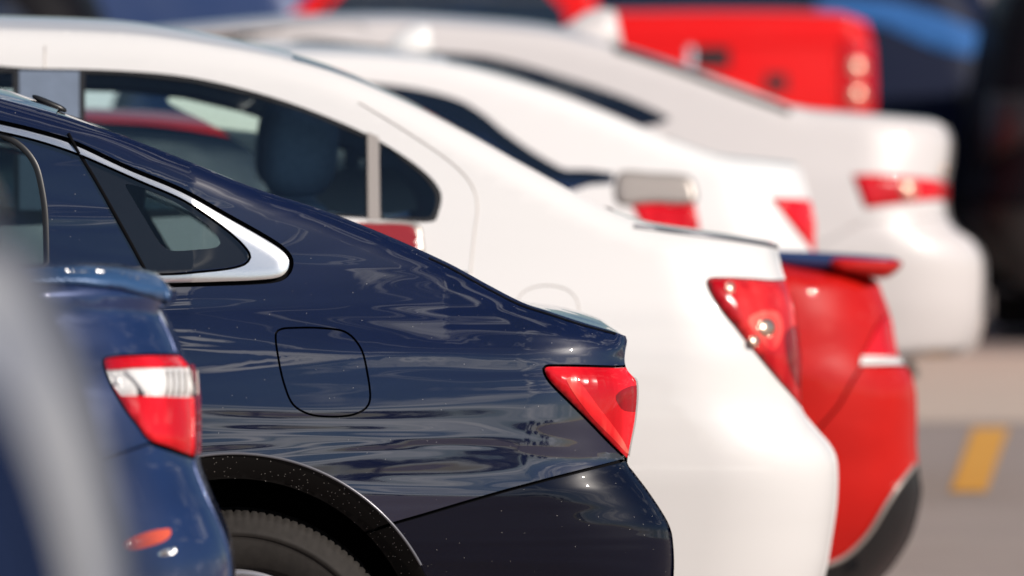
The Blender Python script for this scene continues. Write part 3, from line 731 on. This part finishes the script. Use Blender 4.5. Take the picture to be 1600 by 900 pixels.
c.panel('window_seal', [(-300, 107), (70, 107), (200, 111), (300, 121), (400, 144), (480, 170), (570, 208), (630, 243), (672, 276), (688, 298), (690, 312), (686, 330), (678, 346), (620, 345), (540, 340), (400, 336), (-300, 330)], M['black'], off=.004, bulge=(0, .01), h=.03)
c.panel('door_glass', [(133, 115), (200, 117), (300, 128), (396, 150), (478, 176), (571, 215), (571, 337), (400, 330), (133, 325)], M['glass_green'], off=.010, thick=.004, h=.04, sharp=True)
c.panel('quarter_glass', [(597, 228), (630, 250), (664, 278), (680, 300), (682, 314), (678, 330), (671, 340), (630, 339), (597, 337)], M['glass_green'], off=.010, thick=.004, h=.04)
c.panel('front_door_glass', [(-300, 112), (20, 113), (22, 325), (-300, 325)], M['glass_green'], off=.010, thick=.004, h=.06, sharp=True)
c.panel('window_divider', [(574, 206), (592, 214), (594, 343), (575, 343)], M['silver'], off=-.002, thick=.02, sharp=True)
c.panel('door_pillar', [(30, 110), (124, 111), (124, 328), (30, 328)], M['cabin'], off=.002, thick=.02, sharp=True)
c.panel('door_handle', [(556, 350), (580, 346), (640, 347), (656, 352), (661, 368), (660, 400), (556, 400)], M['silver'], off=-.002, bulge=(.02, .03), h=.015, sharp=False)
c.panel('handle_insert', [(548, 353), (590, 350), (640, 352), (649, 360), (651, 396), (548, 396)], M['dim_red'], off=-.022, bulge=(.004, .01), h=.02, sub='door_handle')  # glossy dull red inset piece
c.belt = 1.04; c.head_z = c.uv((470, 248), .46)[1]; c.seat_x = (c.uv((470, 248), .46)[0] - .20, -1.3); c.cab_x1 = .05
c.build(M['white'], hf=.03, xf=-1.1, tops=[(-4.2, 'hood', None), (-2.24, 'windshield', M['glass_green']), (-1.42, 'roof', None), (-.2, 'rear_window', M['glass_green']), (.52, 'trunk_lid', None)],
        rear_lamp=(c.uv((1258, 630), .2)[1], c.uv((1250, 452), .2)[1], .15, M['lens_dark']), rear_bump_z=c.uv((1259, 638), .2)[1])
c.gapfloor(t4)
c.seam('door_seam', [(560, 160), (610, 190), (660, 222), (700, 250), (728, 276), (742, 300), (746, 325), (742, 360), (736, 420), (732, 480)], .004, -.0006, M['silver'])
c.seam('door_seam', [(70, 72), (70, 106)], .004, -.0006, M['silver'])
c.seam('deck_edge_line', [(990, 353), (1050, 361), (1120, 370), (1180, 379), (1216, 386)], .011, -.003, M['chrome_soft'], far=False)  # darker grey line along the deck edge
c.seam('fuel_door_seam', [(800, 480), (820, 455), (850, 446), (885, 452), (902, 470), (905, 500)], .003, -.0005, M['silver'])
c.wheels(.335)
# pale lining of the far rear pillar and the headlining
yl = c.W - .27
P = cr([c.uv(p, yl) for p in ((262, 158), (330, 150), (400, 156), (480, 178), (545, 208), (590, 240), (640, 290), (650, 330), (500, 330), (440, 270), (405, 245), (330, 196))], .03, True)
V = [(p[0], yl + d + .5 * (p[1] - 1.1), p[1] - c.k * yl) for d in (0, .03) for p in P]; n = len(P)
mesh_obj('pillar_lining', V, [tuple(range(n)), tuple(range(2 * n - 1, n - 1, -1))] + [(i, n + i, n + (i + 1) % n, (i + 1) % n) for i in range(n)], M['cream'], c.root, smooth=False)
C4 = c

# ------------------------------------------------------------------ red car with spoiler
c = Car('parked_hatchback', 'red car with a tail spoiler and dark lower bumper beyond the white sedan', dist=21.3, axle_px=850, W=1.78, yaw=.5, group='cars parked in the row')
c.outline([(-200, 178), (100, 172), (300, 182), (450, 205), (600, 240), (760, 288), (900, 335), (1020, 372), (1120, 392), (1180, 402)],
          [(1240, 414), (1340, 428), (1372, 437), (1384, 462), (1396, 498), (1404, 545), (1410, 560), (1428, 588), (1435, 620), (1436, 700), (1440, 738), (1444, 770), (1432, 830), (1412, 870), (1385, 905), (1340, 940)],
          sil=True, bottom_z=.2, bulge=.004, crown=((-9, .05), (-.3, .04), (.4, .02), (9, .01)), yrear=.2,
          sect=((.15, .10), (.35, .04), (.55, .006), (.7, 0), (.85, .01), (.95, .03), (1.1, .08), (1.5, .2)), Rr=.30, Ar=.22, Rt=.05, At=.03, front=std_front(-.9, 1.33, hood=.78, cowl=.95))
c.panel('rear_bumper', [(1100, 900), (1180, 760), (1262, 690), (1310, 635), (1335, 590), (1347, 571), (1500, 571), (1500, 1000), (1050, 1000)], M['red'], gap=.006, sharp=True)
c.panel('bumper_skirt', [(1280, 890), (1318, 874), (1354, 838), (1384, 790), (1408, 754), (1430, 726), (1500, 712), (1500, 1050), (1200, 1050)], M['black'], off=-.006, gap=.002, h=.03, sharp=True)
c.arch(0, .37, .38); c.arch(-c.wb, .37, .38)
c.panel('taillight', [(1349, 560), (1358, 534), (1370, 510), (1385, 493), (1420, 493), (1430, 556), (1405, 558)], M['lens'], bulge=(.012, .03), h=.02, gap=.003)
c.panel('reversing_lens', [(1346, 556), (1400, 557), (1440, 558), (1440, 571), (1395, 572), (1344, 572)], M['clear'], off=-.008, h=.02, sharp=True, sub='taillight')
c.panel('side_window', [(-200, 195), (200, 192), (420, 225), (560, 260), (660, 300), (690, 330), (640, 350), (-200, 350)], M['glass_dark'], off=.004, h=.05)
c.belt = .88; c.head_z = 1.05; c.hatch = True
c.build(M['red'], hf=.035, xf=-.6, tops=[(-4.2, 'hood', None), (-2.24, 'windshield', M['glass_dark']), (-1.42, 'roof', None), (-.3, 'rear_window', M['glass_dark']), (.52, 'trunk_lid', None)], rear_bump_z=c.uv((1408, 571), .2)[1])
c.seam('skirt_trim', [(1282, 887), (1320, 871), (1356, 836), (1386, 788), (1410, 752), (1431, 725)], .012, -.010, M['silver'])
pr = [c.uv(p, .2) for p in ((1150, 391), (1225, 391), (1330, 396), (1400, 402), (1406, 407), (1400, 414), (1340, 420), (1240, 420), (1160, 412))]
lip(c, [np.array(p) for p in cr(pr, .02, True)], .17, M['far_blue'], 'wing_spoiler', over=.02)  # blue stands in for sky mirrored in the dark blade
pr = [c.uv(p, .17) for p in ((1288, 408), (1296, 402), (1350, 404), (1405, 407), (1407, 412), (1398, 424), (1380, 434), (1340, 430), (1296, 420))]
lip(c, [np.array(p) for p in cr(pr, .02, True)], .155, M['red'], 'spoiler_edge', over=.03)
c.wheels(.33)
C5 = c

def fin_at(c, px, h, mat):
    x, z = c.uv(px, .89); V = []; Fc = []; k = h / .058
    fin = [(-.075, -.02), (-.05, .022), (-.01, .050), (.02, .058), (.045, .054), (.06, -.02)]
    for y, m in ((-.03, .4), (-.018, .9), (0, 1), (.018, .9), (.03, .4)):
        for a_, b_ in fin: V.append((x + a_ * k, .89 + y * k, z + b_ * k * (m if b_ > 0 else 1)))
    for j in range(4):
        for i in range(6): q0 = j * 6; Fc.append((q0 + i, q0 + (i + 1) % 6, q0 + 6 + (i + 1) % 6, q0 + 6 + i))
    Fc += [tuple(range(6))[::-1], tuple(range(24, 30))]
    return mesh_obj('roof_fin_aerial', V, Fc, mat, c.root)

# ------------------------------------------------------------------ bright white sedan with roof fin
c = Car('parked_sedan', 'blurred bright white sedan with a shark fin aerial on its roof', dist=23.9, axle_px=750, W=1.78, yaw=1.5, group='cars parked in the row')
c.outline([(200, 72), (350, 70), (480, 73), (560, 78), (620, 84), (700, 96), (760, 112), (850, 142), (925, 172), (1000, 204), (1060, 228), (1110, 244), (1180, 252), (1225, 256)],
          [(1262, 266), (1265, 285), (1272, 310), (1279, 345), (1280, 400), (1300, 440), (1310, 480), (1308, 560), (1290, 640), (1240, 690)],
          sil=True, bottom_z=.22, crown=((-9, .05), (-.6, .045), (.3, .02), (9, .008)), yrear=.2, bulge=.012, Rr=.28, Ar=.18, Rt=.06, At=.04,
          sect=((.15, .12), (.35, .05), (.6, .008), (.75, 0), (.9, .008), (1.0, .025), (1.15, .07), (1.6, .22)), front=std_front(-.75, 1.5))
c.arch(0, .37, .38); c.arch(-c.wb, .37, .38)
c.panel('side_window', [(200, 120), (480, 122), (602, 132), (662, 141), (719, 157), (756, 179), (786, 204), (831, 236), (876, 262), (900, 272), (890, 300), (200, 310)], M['glass_dark'], off=.006, h=.04)
c.panel('quarter_glass', [(884, 265), (920, 265), (958, 270), (958, 287), (920, 290), (890, 300)], M['glass_dark'], off=.003, h=.03, sharp=True)
c.panel('quarter_vent', [(966, 272), (1020, 271), (1072, 275), (1083, 284), (1086, 316), (1020, 318), (966, 318)], M['silver'], off=-.001, bulge=(.01, .02), h=.02, gap=.004)
c.panel('marker_light', [(986, 319), (1030, 318), (1086, 319), (1094, 360), (1060, 372), (1010, 362)], M['lens'], off=-.003, bulge=(.008, .02), h=.02, sharp=True)
c.panel('taillight', [(1203, 309), (1240, 311), (1290, 313), (1300, 400), (1272, 396), (1250, 368), (1226, 338)], M['lens'], bulge=(.012, .03), h=.02, gap=.003, sharp=True)
c.panel('rear_bumper', [(950, 480), (1150, 440), (1280, 398), (1400, 390), (1400, 800), (900, 800)], M['snow'], gap=.003, sharp=True)
c.belt = 1.0
c.build(M['snow'], hf=.035, xf=-.8, tops=[(-4.2, 'hood', None), (-2.24, 'windshield', M['glass_dark']), (-1.42, 'roof', None), (-.1, 'rear_window', M['glass_dark']), (.55, 'trunk_lid', None)], rear_bump_z=.62)
fin_at(c, (645, 90), .062, M['snow'])
c.wheels(.335)
C6 = c

# ------------------------------------------------------------------ pearl white sedan, last of the row
c = Car('parked_sedan', 'blurred pearl white sedan with narrow red taillight, in front of the red truck', dist=27.2, axle_px=1040, W=1.80, yaw=0.5, group='cars parked in the row')
c.outline([(200, 52), (320, 40), (430, 30), (512, 26), (620, 25), (700, 29), (850, 43), (960, 72), (1060, 104), (1150, 138), (1235, 170), (1290, 177), (1380, 184), (1440, 189)],
          [(1494, 194), (1502, 215), (1500, 250), (1495, 280), (1495, 330), (1508, 355), (1536, 375), (1552, 402), (1553, 470), (1546, 520), (1528, 552), (1450, 560)],
          sil=True, bottom_z=.40, crown=((-9, .05), (-.4, .045), (.3, .02), (9, .008)), yrear=.2, Rr=.30, Ar=.2, Rt=.06, At=.04,
          sect=((.15, .14), (.40, .05), (.65, .008), (.8, 0), (.95, .008), (1.05, .025), (1.2, .07), (1.7, .22)), front=std_front(-.75, 1.56))
c.arch(0, .37, .38); c.arch(-c.wb, .37, .38)
t7 = c.panel('taillight', [(1332, 273), (1365, 272), (1400, 275), (1466, 281), (1520, 285), (1520, 308), (1440, 314), (1400, 320), (1352, 326), (1344, 305)], M['lens'], bulge=(.014, .03), h=.02, gap=.003, sharp=True)
c.panel('side_window', [(440, 72), (610, 74), (681, 81), (775, 91), (887, 122), (960, 146), (1005, 164), (1042, 182), (1046, 188), (1000, 200), (880, 205), (440, 215)], M['glass_dark'], off=.006, h=.04)
c.dome('glint_dome', (1420, 296), 13, M['sun_dome'], 'taillight', h=.8)  # dome added to give the lamp a sun glint
c.dome('tail_glint_dome', (1482, 268), 11, M['sun_dome'], h=.8)  # dome added for a sun glint on the body
c.panel('rear_bumper', [(1150, 470), (1250, 400), (1350, 345), (1600, 335), (1600, 700), (1150, 700)], M['pearl'], gap=.003, sharp=True)
c.belt = 1.12; c.head_z = 1.3
c.build(M['pearl'], hf=.035, xf=-.8, tops=[(-4.2, 'hood', None), (-2.24, 'windshield', M['glass_dark']), (-1.42, 'roof', None), (-.2, 'rear_window', M['glass_dark']), (.42, 'trunk_lid', None)],
        rear_lamp=(c.uv((1490, 314), .2)[1], c.uv((1490, 283), .2)[1], .12, M['lens']), rear_bump_z=c.uv((1490, 335), .2)[1])
c.seam('window_rubber', [(960, 77), (1010, 93), (1060, 110), (1150, 144), (1235, 175)], .022, -.004, M['black'], far=False)
fin_at(c, (922, 82), .11, M['pearl'])
# whip aerial
V, Fc = lathe([(.006, 0), (.003, .22)], 8); x, z = c.uv((486, 66), .9)
V = [(x + v[0] + v[1] * .55, .9 + v[2], z + v[1]) for v in V]
mesh_obj('whip_aerial', V, Fc, M['black'], c.root)
c.wheels(.335)
C7 = c

#FAR
# ------------------------------------------------------------------ far row: red pickup truck
def far_generic(name, label, cat, x0, dist, kind, paintm, window=True, lamp_m='lens',  yaw=0, W=1.9, flip=False, group='vehicles in the far row'):
    c = Car(name, label, cat, dist=dist, x0=x0, yaw=yaw, W=W, shear=0, group=group)
    if kind == 'suv':
        top = [(-1.05, 1.70), (-.5, 1.74), (.2, 1.73), (.62, 1.69)]
        rear = [(.80, 1.64), (.86, 1.5), (.92, 1.2), (.95, 1.0), (.95, .8), (.98, .68), (.98, .5), (.92, .36)]
        win = [(-2.0, 1.08), (-1.55, 1.5), (-1.3, 1.62), (-.3, 1.65), (.45, 1.60), (.68, 1.3), (.66, 1.16), (-.5, 1.10)]
        fr = [(-3.7, .85), (-3.55, 1.0), (-3.1, 1.08), (-2.4, 1.12), (-2.2, 1.16), (-1.75, 1.48), (-1.45, 1.64)]
        lamp = [(.66, 1.14), (.80, 1.16), (1.1, 1.16), (1.1, .86), (.9, .86), (.74, .95)]; cuts = (-2.26, -1.4, .75)
    c.outline(top, rear, bottom_z=.24, local=True, crown=((-9, .03), (9, .02)), sect=((.2, .1), (.4, .03), (.7, 0), (.95, .01), (1.05, .03), (1.7, .2)), front=fr, Rr=.25, Ar=.18, Rt=.07, At=.05)
    c.arch(0, .40, .41); c.arch(-c.wb, .40, .41)
    if window: c.panel('side_window', win, M['glass_dark'], off=.006, h=.1, px=False)
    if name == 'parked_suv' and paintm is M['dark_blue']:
        c.panel('sky_sheen_band', [(0, 1.58), (.3, 1.58), (.62, 1.50), (.86, 1.38), (.88, 1.30), (.6, 1.34), (.3, 1.46), (0, 1.52)], M['band'], off=-.004, bulge=(.02, .04), h=.05, px=False)  # light blue band painted as sky reflected in the dark body
    c.panel('taillight', lamp, M[lamp_m], bulge=(.02, .04), h=.05, px=False, sharp=True, gap=.006)
    c.panel('rear_bumper', [(.45, .30), (.5, .62), (1.2, .66), (1.2, .2)], M['black'], gap=.006, px=False, sharp=True)
    c.hatch = True; c.belt = 1.05; c.head_z = 1.3
    c.build(paintm, hf=.06, hc=.15, tops=[(-4.2, 'hood', None), (cuts[0], 'windshield', M['glass_dark']), (cuts[1], 'roof', None), (cuts[2], 'rear_window', M['glass_dark'])], rear_bump_z=.6, bumper_mat=M['black'])
    c.seam('door_seam', [(-1.0, .45), (-1.0, 1.1)], .012, -.002, px=False); c.seam('door_seam', [(-.32, .62), (-.2, .85), (-.12, 1.1)], .012, -.002, px=False)
    bx = [(x, y, z) for z in (.06, .34) for x, y in ((-3.5, .5), (.85, .5), (.85, W - .5), (-3.5, W - .5))]
    mesh_obj('underside_blocker', bx, [(3, 2, 1, 0), (4, 5, 6, 7), (0, 1, 5, 4), (1, 2, 6, 5), (2, 3, 7, 6), (3, 0, 4, 7)], M['liner'], c.root, smooth=False)  # black box added under the car to hide sunlit ground
    c.wheels(.36, rr=.36, zc=.40)
    return c

def pickup():
    D = 36.3
    c = Car('pickup_truck', 'blurred bright red pickup truck with its cargo bed showing above the white cars', 'truck', dist=D, axle_px=1150, W=1.95, shear=0, group='vehicles in the far row')
    c.wb = 2.9
    bed_l, bed_r = c.uv((962, 20))[0], c.uv((1366, 20))[0]
    zt = c.uv((1100, 19))[1]
    top = [(bed_l, zt), (bed_l + .4, zt + .003), (bed_r - .35, zt), (bed_r - .12, zt - .012)]
    rear = [(bed_r - .03, zt - .05), (bed_r, zt - .16), (bed_r + .008, zt - .5), (bed_r, .72), (bed_r - .02, .6), (bed_r - .05, .55)]
    fr = [(-3.8, 1.05), (-3.65, 1.15), (-3.2, 1.22), (-2.35, 1.27), (-2.2, 1.32), (-1.8, 1.66), (-1.62, 1.80), (-1.45, 1.86), (-1.2, 1.88), (bed_l - .42, 1.86), (bed_l - .26, 1.80), (bed_l - .12, zt + .12), (bed_l - .06, zt + .005)]
    c.outline(top, rear, bottom_z=.5, local=True, crown=((-9, .02), (9, .0)), sect=((.3, .06), (.6, .01), (.9, 0), (1.2, .012), (1.35, .03), (1.6, .06), (1.9, .16)), front=fr, Rr=.1, Ar=.07, Rt=.05, At=.03, bulge=.02)
    c.arch(0, .42, .47); c.arch(-c.wb, .42, .47)
    c.panel('side_window', [(-2.02, 1.32), (-1.66, 1.68), (-1.45, 1.78), (bed_l - .42, 1.76), (bed_l - .22, 1.55), (bed_l - .2, 1.33)], M['glass_dark'], off=.006, h=.1, px=False, sharp=True)
    c.panel('taillight', [(bed_r - .14, zt - .12), (bed_r + .2, zt - .12), (bed_r + .2, zt - .48), (bed_r - .14, zt - .48)], M['lens'], bulge=(.02, .05), h=.03, px=False, sharp=True, gap=.006)
    for zz in (.24, .36): c.dome('glint_dome', (bed_r - .07, zt - zz), .035, M['sun_dome'], 'taillight', False, .8)  # domes added for the truck lamp's sun glints
    hp = [(1086, 75), (1140, 75), (1140, 106), (1086, 106)]
    c.panel('fuel_door', hp, M['black'], off=.004, h=.03, sharp=True, gap=.006)
    c.panel('fuel_door_highlight', [(1074, 74), (1084, 74), (1084, 106), (1074, 106)], M['chrome'], off=-.004, bulge=(.01, .02), h=.02, sharp=True)  # bright strip added as the highlight beside the fuel door
    c.panel('side_marker', [(1196, 116), (1230, 116), (1230, 142), (1196, 142)], M['black'], off=-.004, h=.03, sharp=True)
    c.hatch = True; c.belt = 1.25; c.head_z = 1.55
    c.build(M['truck_red'], hf=.06, hc=.15, xf=-1.5, tops=[(-5, 'hood', None), (-2.3, 'windshield', M['glass_dark']), (-1.65, 'roof', None), (bed_l - .3, 'rear_window', M['glass_dark']), (bed_l, 'bed_cover', M['black'])], rear_bump_z=.62, liner=False, bumper_mat=M['chrome'])
    c.seam('bed_seam', [(bed_l - .02, .6), (bed_l - .02, zt - .02)], .02, -.002, px=False)
    c.seam('bed_crease', [(bed_l, zt - .13), (bed_r - .16, zt - .13)], .02, -.006, M['truck_red'], px=False)
    c.wheels(.40, rr=.40, zc=.42)
    return c
PK = pickup()

g = far_generic('parked_suv', 'dark navy utility car beyond the last white sedan at the right edge', 'car', 1.49, 40.4, 'suv', M['dark_blue'], yaw=2, lamp_m='black', window=False)
s_far = far_generic('parked_suv', 'black utility car behind the roof of the white sedan, upper left corner', 'car', -2.75, 37.5, 'suv', M['black_paint'], yaw=2)
s_f2 = far_generic('parked_van', 'blue windowless van seen above the roof of the white sedan', 'van', -1.75, 40.5, 'suv', M['far_blue'], yaw=2, window=False)

s_f3 = far_generic('parked_suv', 'black utility car at the far right edge, tail to tail with the navy one', 'car', 3.12, 40.1, 'suv', M['black_paint'], yaw=180, lamp_m='black')

def copy_tree(o, parent=None):
    n = o.copy(); COL.objects.link(n)
    if parent is not None: n.parent = parent
    for ch in o.children: copy_tree(ch, n)
    return n
for x, y, a, lab in ((.6, 46.5, 2, 'black utility car behind the cab of the red pickup truck')  ,):
    n = copy_tree(s_far.root); n.location = (x, y, 0); n.rotation_euler = (0, 0, math.radians(a)); n['label'] = lab

# ------------------------------------------------------------------ unseen trees added behind the camera to darken reflections
M['leaf'] = plain('leaves', (.05, .085, .03), .6, noise=.5, nscale=2)
M['bark'] = plain('bark', (.10, .075, .055), .9, noise=.4)
def make_tree(label):
    root = bpy.data.objects.new('reflection_tree', None); COL.objects.link(root)
    tag(root, label, 'tree', 'unseen trees added for reflections')
    V = []; Fc = []
    def limb(p0, p1, r0, r1, n=7):
        p0, p1 = Vector(p0), Vector(p1); d = (p1 - p0).normalized(); a = d.orthogonal().normalized(); b = d.cross(a); i0 = len(V)
        for p, r in ((p0, r0), (p1, r1)):
            for k in range(n): t = 2 * math.pi * k / n; V.append(p + a * r * math.cos(t) + b * r * math.sin(t))
        for k in range(n): Fc.append((i0 + k, i0 + (k + 1) % n, i0 + n + (k + 1) % n, i0 + n + k))
    limb((0, 0, 0), (0, 0, 2.6), .24, .16)
    tips = []
    for k in range(9):
        a = k * 2.4; h = 2.0 + .35 * k; L = 2.6 - .15 * k
        e = Vector((math.cos(a) * L, math.sin(a) * L, h + 1.6)); limb((0, 0, min(h, 2.6)), e, .09, .03, 5); tips.append(e)
    mesh_obj('trunk', V, Fc, M['bark'], root)
    V = []; Fc = []; rr = random.Random(5)
    for e in tips + [Vector((0, 0, 5.6)), Vector((.8, .5, 6.2)), Vector((-.7, .3, 4.8))]:
        for q in range(210):
            d = Vector((rr.gauss(0, 1), rr.gauss(0, 1), rr.gauss(0, .8))); d = d.normalized() * (rr.random() ** .45) * 1.35
            p = e + d; u = Vector((rr.gauss(0, 1), rr.gauss(0, 1), rr.gauss(0, 1))).normalized(); w = u.orthogonal().normalized(); z = .10 + rr.random() * .12; i0 = len(V)
            V.extend([p - u * z, p + w * z * .5, p + u * z, p - w * z * .5]); Fc.append((i0, i0 + 1, i0 + 2, i0 + 3))
    cr2 = mesh_obj('crown', V, Fc, M['leaf'], root, smooth=False)
    return root
tr0 = make_tree('unseen leafy tree added behind the camera for reflections'); k = 0
for i in range(15):
    t = tr0 if i == 0 else copy_tree(tr0)
    t.location = (-49 + i * 7.0 + random.uniform(-1, 1), -85 + random.uniform(-6, 6), 0); t.rotation_euler = (0, 0, random.uniform(0, 6)); f = random.uniform(.75, 1.25); t.scale = (f, f, f)
